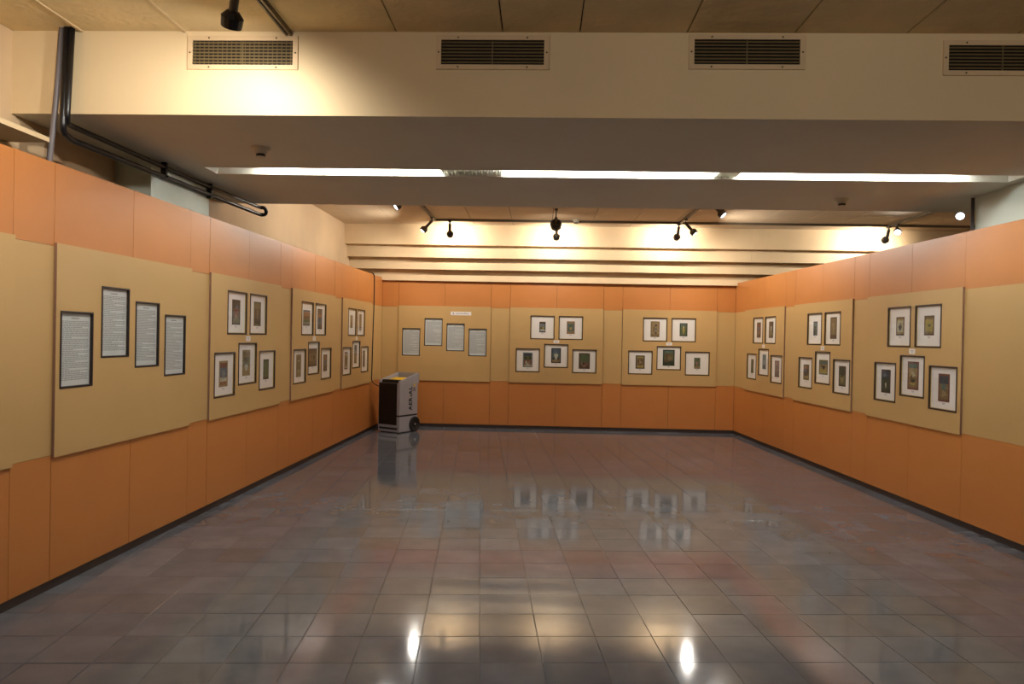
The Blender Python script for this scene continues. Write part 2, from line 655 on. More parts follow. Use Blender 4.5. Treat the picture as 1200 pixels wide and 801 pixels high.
TUBES = [(-2.24, -0.80), (-0.30, 1.32), (1.52, 3.22)]
blade = MB().box(-0.001, 0.001, -0.105, 0.105, 0.0, 0.035).mesh('louvre_blade', TROUGH)
for (a, b_) in ((-0.78, -0.32), (1.34, 1.50)):
    n = int((b_ - a) / 0.022)
    for i in range(n + 1):
        link('louvre_blade', blade, beam, (a + (b_ - a) * i / n, (SY0 + SY1) / 2, BEAM_Z + 0.004))
TLAB = ['lit fluorescent tube in the beam slot, end nearest the black pipes',
        'lit fluorescent tube in the middle of the beam slot',
        'lit fluorescent tube in the beam slot, end by the pale green column']
for k, (a, b_) in enumerate(TUBES):
    root = link('fluorescent_tube', None, None, ((a + b_) / 2, (SY0 + SY1) / 2, BEAM_Z + 0.055))
    tag(root, TLAB[k], 'tube light', 'fluorescent tubes in the beam slot')
    L = (b_ - a) / 2
    MB().lathe((-L + 0.02, 0, 0), (1, 0, 0), [(0, 0.019), (2 * L - 0.04, 0.019)], 14).build('tube', TUBE, root)
    for s in (-1, 1):
        q = MB()
        q.box(s * L - 0.022 if s > 0 else s * L, s * L if s > 0 else s * L + 0.022, -0.024, 0.024, -0.026, 0.046)
        q.build('lamp_holder', TROUGH, root)

# columns under the beam
shell('column', MB().box(LX, -2.885, 5.19, 6.12, 0, BEAM_Z + 0.001), COLP, 'pale green plastered column behind the wall with the black pipes', 'column')
shell('column', MB().box(3.70, 4.45, 5.30, 6.27, 0, BEAM_Z + 0.001), COLP, 'pale green plastered column rising behind the wall opposite the pipes', 'column')

# ceilings
NEARX = [-3.16, -2.735, -2.115, -1.50, -0.865, -0.245, 0.20, 0.812, 1.42, 2.043, 2.655, 3.27, 3.88, 4.49, 5.10, 5.71, 6.32, 6.93, 7.3]
cn = shell('ceiling', MB().box(LX, 7.3, -4.1, BEAM_Y0, C_NEAR + 0.016, C_NEAR + 0.1), CBACK, 'cream textured board ceiling in front of the beam', 'ceiling')
for i in range(len(NEARX) - 1):
    a, b_ = NEARX[i], NEARX[i + 1]
    for k in range(7):
        y1 = BEAM_Y0 - k * 1.22
        y0 = max(y1 - 1.22, -4.05)
        if y1 < -3.9:
            continue
        g = 0.004
        MB().box(a + g, b_ - g, y0 + 0.001, y1 - 0.001, C_NEAR, C_NEAR + 0.016).build('ceiling_panel', CEIL, cn)
for x in (-2.735, -2.115):
    MB().box(x - 0.012, x + 0.006, -4.05, BEAM_Y0 - 0.001, C_NEAR - 0.008, C_NEAR + 0.0005).build('batten', BATTEN, cn)
cf = shell('ceiling', MB().box(LX, 7.3, BEAM_Y1, 12.25, C_FAR + 0.016, C_FAR + 0.1), CBACK, 'cream board ceiling between the beam and the stepped soffit', 'ceiling')
xs = [LX, -2.895]
while xs[-1] + 0.61 < 7.2:
    xs.append(xs[-1] + 0.6115)
xs.append(7.3)
ys = [BEAM_Y1, 7.9, 9.0, 10.15, 11.0, 11.422]
for i in range(len(xs) - 1):
    for k in range(len(ys) - 1):
        g = 0.004
        MB().box(xs[i] + g, xs[i + 1] - g, ys[k] + 0.0015, ys[k + 1] - 0.0015, C_FAR, C_FAR + 0.016).build('ceiling_panel', CEILF, cf)

# stepped soffit
STEPS = [(11.42, 2.980, 3.31), (11.58, 2.793, 3.05), (11.73, 2.614, 2.86), (11.87, 2.437, 2.68)]
sf_mb = MB()
for k, (y, z0, z1) in enumerate(STEPS):
    sf_mb.box(LX, 7.3, y + 0.018, 12.25, z0 + 0.004 if k < 3 else Z_TOP + 0.002, z1)
soff = shell('soffit', sf_mb, SOFF, 'cream stepped soffit of four overlapping boards above the end wall', 'soffit')
SEAM = [[LX, 1.6, 7.3], [LX, -0.4, 3.36, 7.3], [LX, 2.3, 7.3], [LX, -0.53, 3.9, 7.3]]
for k, (y, z0, z1) in enumerate(STEPS):
    for i in range(len(SEAM[k]) - 1):
        xa, xb = SEAM[k][i] + 0.001, SEAM[k][i + 1] - 0.001
        q = MB()
        if k < 3:
            q.box(xa, xb, y, y + 0.019, z0, min(z1, C_FAR))
        else:      # lowest board drops in front of the end wall, between the side walls
            zn = Z_TOP + 0.001
            q.box(xa, xb, y, y + 0.019, zn, z1)
            xc, xd = max(xa, wall_x('L', y) + 0.0005), min(xb, wall_x('R', y + 0.019) - 0.0005)
            if xd > xc:
                q.box(xc, xd, y, y + 0.019, z0, zn)
        q.build('soffit_board', SOFF, soff)

# ledge over the gap between panelling and plaster wall
o = MB().box(LX - 0.001, -2.888, -3.9, 4.10, 2.612, 2.640).build('ledge', PAINT)
tag(o, 'thin cream ledge on the plaster wall beside the grey conduit', 'ledge', kind='structure')

# ---------------------------------------------------------------- air grilles
def grille(x, z, label, fins):
    root = link('air_grille', None, None, (x, BEAM_Y0, z))
    tag(root, label, 'air vent', 'air grilles in a row on the beam')
    W, H, w, h = 0.655, 0.196, 0.596, 0.142
    q = MB()
    d0 = -0.010
    q.box(-W / 2, W / 2, d0, 0.0, h / 2, H / 2)
    q.box(-W / 2, W / 2, d0, 0.0, -H / 2, -h / 2)
    q.box(-W / 2, -w / 2, d0, 0.0, -h / 2, h / 2)
    q.box(w / 2, W / 2, d0, 0.0, -h / 2, h / 2)
    q.build('grille_frame', GRILLE, root)
    MB().box(-w / 2, w / 2, -0.002, -0.0005, -h / 2, h / 2).build('dark_backing', VOID, root)
    q = MB()
    q.add([(-w / 2, -0.0095, -0.004), (w / 2, -0.0095, -0.004), (w / 2, -0.0025, 0.006), (-w / 2, -0.0025, 0.006),
           (-w / 2, -0.0095, -0.001), (w / 2, -0.0095, -0.001), (w / 2, -0.0025, 0.009), (-w / 2, -0.0025, 0.009)],
          [(0, 3, 2, 1), (4, 5, 6, 7), (0, 1, 5, 4), (2, 3, 7, 6), (1, 2, 6, 5), (0, 4, 7, 3)])
    sm = q.mesh('slat', SLAT)
    for i in range(7):
        link('slat', sm, root, (0, 0, -h / 2 + 0.012 + i * (h - 0.018) / 6.5))
    MB().box(-0.003, 0.003, -0.009, -0.001, -h / 2, h / 2).build('mullion', SLAT, root)
    if fins:
        fm = MB().box(-0.002, 0.002, -0.0035, -0.0015, -h / 2, h / 2).mesh('rear_fin', SLAT)
        for i in range(22):
            link('rear_fin', fm, root, (-w / 2 + (i + 0.5) * w / 22, 0, 0))
    sc = MB().lathe((0, 0, 0), (0, -1, 0), [(0, 0.0055), (0.0025, 0.0045)], 8, cap1=True).mesh('screw', SCREW)
    for sx, sz in ((-0.2, H / 2 - 0.013), (0.2, H / 2 - 0.013), (-0.2, -H / 2 + 0.013), (0.2, -H / 2 + 0.013), (-W / 2 + 0.014, 0), (W / 2 - 0.014, 0)):
        link('screw', sc, root, (sx, d0, sz))
    return root


grille(-1.768, 3.158, 'cream slatted air grille on the beam under the lighting track end', True)
grille(-0.302, 3.166, 'dark slatted air grille second along the beam from the black pipes', False)
grille(1.152, 3.174, 'dark slatted air grille third along the beam from the black pipes', False)
grille(2.575, 3.146, 'dark slatted air grille on the beam farthest from the black pipes', False)

# ---------------------------------------------------------------- smoke detectors
def detector(x, y, z, label, r=0.062):
    root = link('smoke_detector', None, None, (x, y, z))
    tag(root, label, 'smoke detector', 'smoke detectors')
    MB().lathe((0, 0, 0), (0, 0, -1), [(0, r), (0.014, r), (0.018, r * .72), (0.046, r * .62)], 20, cap1=True).build('base', WHITEP, root)
    MB().lathe((0, 0, -0.046), (0, 0, -1), [(0, r * .48), (0.016, r * .48)], 16).build('sensor_cage', TRACKD, root)
    MB().lathe((0, 0, -0.062), (0, 0, -1), [(0, r * .54), (0.006, r * .5)], 16, cap0=True, cap1=True).build('cap', WHITEP, root)


detector(-1.94, 4.87, BEAM_Z, 'white smoke detector under the beam near the black pipes')
detector(2.63, 6.40, BEAM_Z, 'white smoke detector under the beam near the pale green column')
detector(0.52, 10.75, C_FAR, 'white smoke detector on the far ceiling beside the lighting track')

# ---------------------------------------------------------------- pipes on the left
PX = -2.80
root = link('black_pipe', None, None, (-2.77, 4.10, 2.74))
tag(root, 'pair of glossy black pipes dropping from ceiling and running under the beam', 'pipe')
off = Vector((-2.77, 4.10, 2.74))


def rel(pts, o=off):
    return [Vector(p) - o for p in pts]


p_up = bend([(-2.767, 4.105, 3.29), (-2.79, 4.105, 2.74), (-2.86, 4.22, 2.752), (-2.86, 6.0, 2.764), (-2.805, 7.05, 2.768)], 0.05)
p_lo = bend([(-2.797, 4.105, 3.29), (-2.815, 4.105, 2.68), (-2.86, 4.25, 2.668), (-2.86, 6.1, 2.700), (-2.822, 7.06, 2.704)], 0.045)
p_lo += smooth_path([(-2.815, 7.10, 2.704), (-2.785, 7.125, 2.712), (-2.770, 7.12, 2.740), (-2.775, 7.08, 2.768), (-2.80, 7.05, 2.768)], 4)
MB().tube(rel(p_up), 0.0165, 12).build('upper_pipe', BLACKP, root)
MB().tube(rel(p_lo), 0.0185, 12).build('lower_pipe', BLACKP, root)
for y in (5.33, 6.08):
    q = MB()
    q.box(-0.02, 0.02, -0.012, 0.012, -0.005, 0.125)
    q.lathe((0.022, 0, 0.015), (1, 0, 0), [(0, 0.009), (0.012, 0.008)], 8, cap1=True)
    q.lathe((0.022, 0, 0.082), (1, 0, 0), [(0, 0.009), (0.012, 0.008)], 8, cap1=True)
    o = q.build('pipe_clamp', BLACK, root)
    o.location = Vector((-2.862, y, BEAM_Z - 0.12)) - off
o = MB().tube(bend([(-0.012, 0, -2.50), (-0.012, 0, -0.02), (0.030, 0.0, 0.40), (0.0545, 0.0, 0.788)], 0.05), 0.0155, 10).build('grey_conduit', GREYP)
o.location = (-2.888, 4.112, 2.50)
tag(o, 'straight grey conduit beside the black pipes at the beam end', 'conduit')
o = MB().tube([(0, 0, 0), (0, 0, 2.79)], 0.014, 10).build('grey_conduit', GREYP)
o.location = (3.686, 6.286, 0.0)
tag(o, 'grey vertical conduit at the edge of the pale green column', 'conduit')

# ---------------------------------------------------------------- lighting tracks and spotlights
def track(p0, p1, label):
    p0, p1 = Vector(p0), Vector(p1)
    d = p1 - p0
    L = d.length
    root = link('lighting_track', None, None, p0, math.atan2(d.y, d.x))
    tag(root, label, 'lighting track')
    q = MB()
    q.box(0, L, -0.018, -0.006, -0.03, 0)
    q.box(0, L, 0.006, 0.018, -0.03, 0)
    q.box(0, L, -0.006, 0.006, -0.012, 0)
    q.build('rail', TRACK, root)
    MB().box(0.01, L - 0.01, -0.0055, 0.0055, -0.024, -0.0118).build('conductor_slot', TRACKD, root)


track((-1.495, -3.5, C_NEAR), (-1.495, BEAM_Y0 - 0.0105, C_NEAR), 'lighting track meeting the beam above the cream slatted grille')
track((2.3, -3.5, C_NEAR), (2.3, 1.2, C_NEAR), 'lighting track on the ceiling before the beam, on side without pipes')
track((-1.62, BEAM_Y1 + 0.003, C_FAR), (-1.62, 10.844, C_FAR), 'lighting track from beam to cross track, on the side of the pipes')
track((2.08, BEAM_Y1 + 0.003, C_FAR), (2.08, 10.844, C_FAR), 'lighting track from beam to the middle of the cross track')
track((5.15, BEAM_Y1 + 0.003, C_FAR), (5.15, 10.844, C_FAR), 'lighting track from beam to cross track, beyond the wall opposite the pipes')
track((-1.66, 10.86, C_FAR), (7.25, 10.86, C_FAR), 'long cross track running parallel to the stepped soffit')


def spot(mount, direction, label, power=1.0, neck=0.13, m=BLACK, cone=75, zc=None, on=True, blend=0.7, stem=0.03, size=1.0, neck_dir=None):
    """mount: point on the track underside; the neck swings from a pivot just below it."""
    mount = Vector(mount)
    d = Vector(direction).normalized()
    nd = Vector(neck_dir).normalized() if neck_dir else d
    root = link('track_spotlight', None, None, mount)
    tag(root, label, 'spotlight', 'track spotlights')
    MB().box(-0.02, 0.02, -0.045, 0.045, -0.022, 0.0).build('track_adapter', m, root)
    piv = Vector((0, 0, -0.022 - stem))
    q = MB()
    q.lathe((0, 0, -0.02), (0, 0, -1), [(0, 0.009), (stem + 0.004, 0.009)], 10)
    q.lathe(piv - Vector((0.014, 0, 0)), (1, 0, 0), [(0, 0.014), (0.028, 0.014)], 12, cap0=True, cap1=True)
    q.build('swivel', m, root)
    nk = MB().lathe(piv, nd, [(-0.012, 0.012), (0.0, 0.022), (neck, 0.022), (neck + 0.006, 0.016)], 16, cap0=True, cap1=True)
    nk.build('neck', LAMPG if m is LAMPG else mat('neck metal', (86, 74, 56), rough=0.4, var=0), root)
    hp = piv + nd * neck - (d * 0.012 if neck_dir else d * 0.0)
    s = size
    hd = MB().lathe(hp, d, [(-0.004, 0.023), (0.0, 0.032 * s), (0.026 * s, 0.054 * s), (0.076 * s, 0.050 * s),
                            (0.075 * s, 0.046 * s), (0.055 * s, 0.048 * s), (0.05 * s, 0.0)], 14)
    hd.sm = [False] * len(hd.sm)
    hd.build('lamp_head', m, root)
    bl = MB().lathe(hp, d, [(0.055 * s, 0.046 * s), (0.070 * s, 0.040 * s), (0.080 * s, 0.02 * s), (0.083 * s, 0.0)], 16)
    bl.build('bulb', BULB, root)
    if on:
        ld = bpy.data.lights.new('spot_light', 'SPOT')
        ld.energy = SPOT_W * power
        ld.color = SPOT_COL
        ld.spot_size = math.radians(cone)
        ld.spot_blend = blend
        ld.shadow_soft_size = 0.03
        lo = bpy.data.objects.new('spot_light', ld)
        col.objects.link(lo)
        lo.parent = root
        lo.location = hp + d * (0.083 * s + 0.014)
        lo.rotation_euler = d.to_track_quat('-Z', 'Y').to_euler()
    return root


ZN, ZF = C_NEAR - 0.03, C_FAR - 0.03
spot((-1.495, 3.42, ZN), (-0.34, 0.52, -0.78), 'black track spotlight hanging above the cream slatted grille, aimed at the beam', 2.2, cone=178, m=BLACK, blend=0.7)
spot((-1.62, 8.68, ZF), (-0.72, -0.30, -0.62), 'lit grey spotlight just behind beam, turned to wall with pipes', 2.1, m=LAMPG, cone=178, blend=0.5, stem=0.05)
spot((-1.62, 10.55, ZF), (-0.65, -0.15, -0.75), 'lit grey spotlight at the cross track end, turned to wall with pipes', 2.4, m=LAMPG, cone=178, blend=0.45)
spot((-1.39, 10.845, ZF), (0.0, 0.93, -0.36), 'black spotlight aimed at soffit above the four end-wall texts', 2.2, cone=178, blend=0.6, neck_dir=(0, 0.12, -1))
spot((0.23, 10.845, ZF), (0.0, 0.93, -0.36), 'black spotlight lower of two aimed at the middle of the soffit', 2.1, cone=178, blend=0.6, neck_dir=(0, 0.12, -1), neck=0.15)
spot((2.06, 10.845, ZF), (-0.12, 0.93, -0.36), 'grey spotlight aimed down at soffit, sharing its mount with a lit one', 2.4, m=LAMPG, cone=178, blend=0.6, neck_dir=(-0.12, 0.12, -1))
spot((2.08, 10.45, ZF), (0.65, -0.12, -0.75), 'lit grey spotlight where tracks meet, turned to wall opposite pipes', 3.2, m=LAMPG, cone=178, blend=0.45)
spot((2.08, 8.85, ZF), (0.60, -0.30, -0.72), 'lit grey spotlight just behind beam, turned to wall opposite pipes', 3.2, m=LAMPG, cone=178, blend=0.5, stem=0.05)
spot((5.15, 10.845, ZF), (-0.25, 0.9, -0.36), 'grey spotlight beyond the panelled wall, aimed at the soffit', 3.0, m=LAMPG, cone=178, blend=0.6, neck_dir=(-0.15, 0.12, -1))
spot((5.15, 10.60, ZF), (-0.35, -0.80, -0.48), 'lit grey spotlight beyond the panelled wall, on the cross track', 1.5, m=LAMPG, cone=110)
spot((5.15, 9.05, ZF), (-0.42, -0.80, -0.42), 'glaring spotlight behind the beam next to the pale green column', 1.5, m=LAMPG, cone=110, stem=0.07)
# central pendant-mounted lamp in front of the cross track
spot((0.20, 9.90, C_FAR), (0.0, 0.90, -0.43), 'black spotlight on a thin stem, aimed at middle of the soffit', 0.8, m=BLACK, cone=150, stem=0.10, neck=0.06, size=1.5, neck_dir=(0, 0.1, -1), blend=1.0)
# out-of-view lamps of the near bay; the last three are added fill
spot((-1.495, 2.5, ZN), (-0.78, 0.50, -0.38), 'black spotlight on the near track, turned to the framed text wall', 3.4, cone=115, blend=1.0)
spot((2.3, -0.6, ZN), (0.42, 0.80, -0.42), 'added black fill spotlight on the short track, turned to the bare cream panel', 2.2, cone=70, blend=1.0)  # added unseen lamp, brightens the near right wall and its bounce
spot((-1.495, -1.0, ZN), (0.42, 0.88, -0.06), 'added black fill spotlight on the near track, turned to the beam across the room', 6.5, cone=75, blend=1.0)  # added unseen fill for the middle of the beam face
spot((2.3, 0.9, ZN), (0.0, 0.99, -0.10), 'added black fill spotlight on the short track, turned to the beam', 1.5, cone=100, blend=1.0)  # added unseen fill for the beam face away from the pipes

# ---------------------------------------------------------------- pictures
PIG = {}


def pig(rgb):
    k = tuple(rgb)
    if k not in PIG:
        g_ = 0.3 * k[0] + 0.55 * k[1] + 0.15 * k[2]
        dull = tuple(0.86 * (0.72 * c + 0.28 * g_ * f_) for c, f_ in zip(k, (1.06, 1.0, 0.86)))
        PIG[k] = mat('pigment %d %d %d' % k, dull, rough=0.7, var=0.28, scale=55)
    return PIG[k]


def rails(W, H, w, d, y0=0.0, mi=0, bev=0.003):
    """mitred moulding, wall side at y0, front at y0-d"""
    mb = MB()
    a, b_ = W / 2, H / 2
    prof = [(0, y0), (0, y0 - d + bev), (bev, y0 - d), (w - bev * .6, y0 - d), (w, y0 - d + bev), (w, y0)]
    n = len(prof)
    v = []
    for (sx, sz) in ((-1, -1), (1, -1), (1, 1), (-1, 1)):
        for (t, y) in prof:
            v.append((sx * (a - t), y, sz * (b_ - t)))
    f = []
    for c in range(4):
        e = (c + 1) % 4
        for k in range(n - 1):
            f.append((c * n + k, c * n + k + 1, e * n + k + 1, e * n + k))
    mb.add(v, f, mi)
    return mb


FR_ME = {}
SINK = (0, 0.0205, 0)      # how far the contents sit behind the board face


def frame_base(kind):
    if kind in FR_ME:
        return FR_ME[kind]
    W, H, w = (PW_, PH_, 0.0145) if kind == 'picture' else (TW_, TH_, 0.0125)
    # sunk into the board: back of the moulding 15 mm behind the board face, lip 4 mm proud of it
    mould = rails(W, H, w, 0.019, 0.015).mesh('moulding', FRAMEB if kind == 'picture' else FRAMEK)
    iw, ih = W - 2 * w, H - 2 * w
    backing = MB().box(-iw / 2 - 0.004, iw / 2 + 0.004, -0.007, -0.0053, -ih / 2 - 0.004, ih / 2 + 0.004).mesh(
        'mount' if kind == 'picture' else 'sheet', MATB if kind == 'picture' else PAPER)
    slip = rails(iw + 0.001, ih + 0.001, 0.0035, 0.0065, -0.0055, bev=0.001).mesh('inner_slip', GOLD)
    q = MB()
    q.quad(-iw / 2 - 0.002, iw / 2 + 0.002, -ih / 2 - 0.002, ih / 2 + 0.002, -0.0185)
    pane = q.mesh('glass', GLASS)
    FR_ME[kind] = (mould, backing, slip, pane, iw, ih)
    return FR_ME[kind]


def put_on_board(o, wall, s, z):
    o.location = wp(wall, s, -B_TH, z)
    o.rotation_euler = (0, 0, WALLS[wall][1])


def picture(wall, s, z, spec, label, group):
    root = link('picture_frame', None)
    put_on_board(root, wall, s, z)
    tag(root, label, 'picture', group)
    mould, backing, slip, pane, iw, ih = frame_base('picture')
    link('moulding', mould, root)
    link('mount', backing, root, SINK)
    link('inner_slip', slip, root, SINK)
    w, h, border, bands, blobs = spec
    cols = [border] + [c for _, c in bands] + [b[4] for b in blobs]
    uniq = []
    for c in cols:
        if c not in uniq:
            uniq.append(c)
    ix = {c: i for i, c in enumerate(uniq)}
    mb = MB()
    y = -0.0078
    dz = 0.006
    mb.box(-w / 2, w / 2, y, -0.0068, dz - h / 2, dz + h / 2, ix[border])
    bw = min(w, h) * 0.11
    x0, x1 = -w / 2 + bw, w / 2 - bw
    z0, z1 = dz - h / 2 + bw, dz + h / 2 - bw
    tot = sum(f for f, _ in bands)
    zz = z1
    for f, c in bands:
        hh = (z1 - z0) * f / tot
        mb.quad(x0, x1, zz - hh, zz, y - 0.0003, ix[c])
        zz -= hh
    for k, (u, v_, ru, rv, c) in enumerate(blobs):
        cx, cz = x0 + (x1 - x0) * u, z0 + (z1 - z0) * v_
        rx, rz = (x1 - x0) * ru, (z1 - z0) * rv
        rx = min(rx, cx - x0, x1 - cx) if cx > x0 else rx
        n = 11
        pts = []
        for i in range(n):
            wv = 2 * math.pi * i / n
            jj = 1 + 0.22 * math.sin(3 * wv + k * 1.7)
            pts.append((min(max(cx + rx * jj * math.cos(wv), x0), x1), min(max(cz + rz * jj * math.sin(wv), z0), z1)))
        mb.poly(pts, y - 0.0006 - 0.0002 * k, ix[c])
    mb.build('painting', [pig(c) for c in uniq], root).location = SINK
    # small caption lines under the print
    q = MB()
    zc = dz - h / 2 - 0.014
    for i, lw in enumerate((0.046, 0.03)):
        q.quad(-lw / 2, lw / 2, zc - i * 0.008 - 0.002, zc - i * 0.008 + 0.002, -0.0073)
    q.build('caption', CAPT, root).location = SINK
    link('glass', pane, root, SINK)
    return root


# colours of the miniatures
TAN, DTAN, BROWN, DBR = (176, 140, 84), (148, 112, 60), (112, 72, 44), (66, 44, 32)
RED, ORG, PINK, CRM = (146, 62, 44), (178, 104, 52), (172, 120, 100), (206, 190, 150)
GRN, DGRN, OLV, YEL = (92, 108, 62), (48, 62, 40), (110, 104, 52), (190, 158, 62)
BLU, DBLU, TEAL, GRB, WHT, BLK = (84, 104, 132), (52, 60, 84), (92, 116, 112), (128, 138, 146), (206, 204, 196), (36, 32, 30)

PW = 'framed pictures on the wall with the pipes'
PE = 'framed pictures on the end wall'
PO = 'framed pictures on the wall opposite the pipes'


def five(wall, c, sp, specs, labels, group, card):
    """two frames above, three below, one small card between"""
    spots_ = [(-sp / 2, 1.697), (sp / 2, 1.697), (-sp, 1.148), (0, 1.229), (sp, 1.148)]
    for (dx, z), spc, lb in zip(spots_, specs, labels):
        picture(wall, c + dx, z, spc, lb, group)
    root = link('label_card', None)
    put_on_board(root, wall, c, 1.463)
    tag(root, card, 'label', 'small white cards between the frames')
    MB().box(-0.048, 0.048, -0.0025, 0.0003, -0.024, 0.024).build('card', LABELW, root)
    q = MB()
    for i, lw in enumerate((0.05, 0.034)):
        q.quad(-lw / 2, lw / 2, 0.004 - i * 0.012, 0.009 - i * 0.012, -0.0028)
    q.build('print', CAPT, root)


# --- wall with the pipes
five('wall_left', 6.661, 0.464, [
    (.165, .228, DBR, [(3, DBR), (4, BROWN), (2, OLV)], [(.55, .55, .3, .2, RED), (.45, .3, .2, .12, PINK), (.6, .75, .2, .1, BLU)]),
    (.165, .236, OLV, [(2, DTAN), (4, BROWN), (2, DBR)], [(.5, .5, .16, .3, DTAN)]),
    (.165, .228, TAN, [(2, RED), (4, BLU), (1.6, CRM), (1.4, ORG)], [(.5, .5, .26, .2, GRB), (.5, .22, .3, .07, WHT)]),
    (.170, .243, TAN, [(2, DTAN), (3, OLV), (3, TAN)], [(.5, .3, .28, .16, WHT), (.45, .62, .25, .1, BROWN)]),
    (.135, .200, DGRN, [(1, GRN), (4, GRN), (1, OLV)], [(.5, .48, .16, .28, OLV)])],
    ['frame with dark red figures painting, upper row beside text board under pipes',
     'frame with plain brown upright painting, upper row on board next to text board',
     'frame with red, blue and tan banded painting, lower row next to text board',
     'frame with tan painting of pale figures, raised middle of the board next to text board',
     'frame with small green painting, lower row on board next to the text board'],
    PW, 'small white card between the frames of the picture board beside the text board')
five('wall_left', 8.515, 0.471, [
    (.225, .182, BROWN, [(3, ORG), (2, BROWN), (2, GRN), (1.5, DTAN)], [(.4, .55, .3, .14, RED)]),
    (.172, .250, DBR, [(2, BROWN), (2, ORG), (3, BLU), (2, BROWN)], [(.5, .5, .25, .12, DBLU), (.5, .78, .25, .08, RED)]),
    (.160, .257, TAN, [(5, DTAN), (2, TAN)], [(.5, .75, .15, .07, CRM), (.5, .25, .12, .07, CRM)]),
    (.290, .215, DBR, [(2, BROWN), (4, DTAN), (2, BROWN)], [(.35, .55, .18, .2, BROWN), (.68, .5, .16, .22, DBR)]),
    (.150, .210, BROWN, [(2, ORG), (3, DTAN), (2, BROWN)], [(.5, .55, .25, .2, BLU)])],
    ['frame with wide orange and green landscape, third board along wall with pipes',
     'frame with brown and blue upright painting, third board along wall with pipes',
     'frame with long plain tan painting, lower row of third board under pipes',
     'frame with wide dark brown painting, raised middle of third board under pipes',
     'frame with brown painting with blue figure, lower row of third board under pipes'],
    PW, 'small white card between the frames of the third board under the pipes')
five('wall_left', 10.357, 0.466, [
    (.120, .180, TAN, [(3, TAN), (3, DTAN)], [(.5, .5, .25, .25, DTAN)]),
    (.130, .250, TAN, [(3, DTAN), (3, TAN)], [(.5, .45, .2, .3, TAN)]),
    (.150, .240, RED, [(1, CRM), (5, TAN), (1, CRM)], [(.5, .5, .3, .3, OLV)]),
    (.130, .270, DTAN, [(4, BROWN), (3, DTAN)], [(.5, .5, .25, .3, TAN)]),
    (.110, .250, BROWN, [(4, DTAN), (2, BROWN)], [(.5, .5, .2, .25, OLV)])],
    ['frame with short tan painting, upper row on board beside hanging cable',
     'frame with tall tan painting, upper row nearest the hanging cable',
     'frame with red-edged tan and green painting on board beside hanging cable',
     'frame with long brown and tan painting, raised middle beside hanging cable',
     'frame with narrow brown painting, lower row nearest the hanging cable'],
    PW, 'small white card between the frames of the board beside the hanging cable')
# --- end wall
five('wall_back', 0.285, 0.470, [
    (.103, .177, DBR, [(2, BROWN), (4, GRB), (2.5, OLV), (2, WHT), (1, BLU)], [(.6, .4, .25, .12, YEL), (.4, .5, .2, .1, DTAN)]),
    (.132, .208, ORG, [(1, TAN), (6, TEAL), (1, TAN)], [(.5, .4, .2, .16, YEL), (.5, .68, .2, .1, GRN)]),
    (.162, .244, GRB, [(1.6, DBLU), (3, OLV), (3.4, RED), (1, CRM)], [(.2, .66, .17, .12, DGRN), (.82, .66, .17, .12, DGRN), (.3, .3, .16, .14, CRM), (.68, .3, .18, .14, PINK), (.5, .15, .2, .06, WHT)]),
    (.160, .250, DBR, [(3, BLU), (4, TEAL), (2, TAN)], [(.5, .45, .24, .24, WHT), (.5, .72, .1, .1, GRB), (.2, .25, .17, .1, DBLU), (.8, .22, .17, .1, BROWN)]),
    (.185, .263, BROWN, [(5, GRN), (3, BROWN)], [(.5, .25, .38, .17, PINK), (.4, .3, .12, .12, DBR), (.66, .3, .12, .12, RED)])],
    ['square frame with tiny grey sky painting, middle end-wall board, upper row',
     'square frame with orange-bordered teal painting, middle end-wall board, upper row',
     'square frame with garden painting of red figures and dark trees, end wall',
     'square frame with blue painting of white domed shape, end wall middle board',
     'square frame with green painting above pinkish figures, end wall middle board'],
    PE, 'small white card between frames of the middle end-wall board')
five('wall_back', 2.146, 0.468, [
    (.147, .257, DTAN, [(1, TAN), (6, TAN), (1, DTAN)], [(.62, .78, .14, .08, DBLU), (.62, .5, .14, .07, BLU), (.62, .22, .14, .08, DBLU), (.3, .5, .12, .3, DTAN)]),
    (.127, .216, DGRN, [(1, TEAL), (6, GRN)], [(.5, .42, .2, .3, YEL), (.5, .72, .14, .1, CRM)]),
    (.149, .220, DBR, [(1, YEL), (5, DTAN), (1.5, YEL)], [(.5, .52, .36, .28, BROWN), (.5, .5, .2, .18, TAN)]),
    (.194, .267, DGRN, [(1, TEAL), (4, OLV), (2, DGRN)], [(.35, .65, .24, .16, BROWN), (.6, .45, .25, .2, DTAN), (.25, .3, .2, .14, BROWN)]),
    (.100, .180, OLV, [(5, GRN), (1, TAN)], [(.45, .45, .25, .3, PINK)])],
    ['square frame with tan painting of three blue spots in a column, end wall',
     'square frame with dark green painting of yellow figure, end-wall board by empty corner',
     'square frame with yellow-brown bordered dark painting, end-wall board by empty corner',
     'square frame with large mottled green and brown painting on the end wall',
     'square frame with smallest green painting, lower row, nearest the empty corner'],
    PE, 'small white card between frames of the end-wall board by the empty corner')
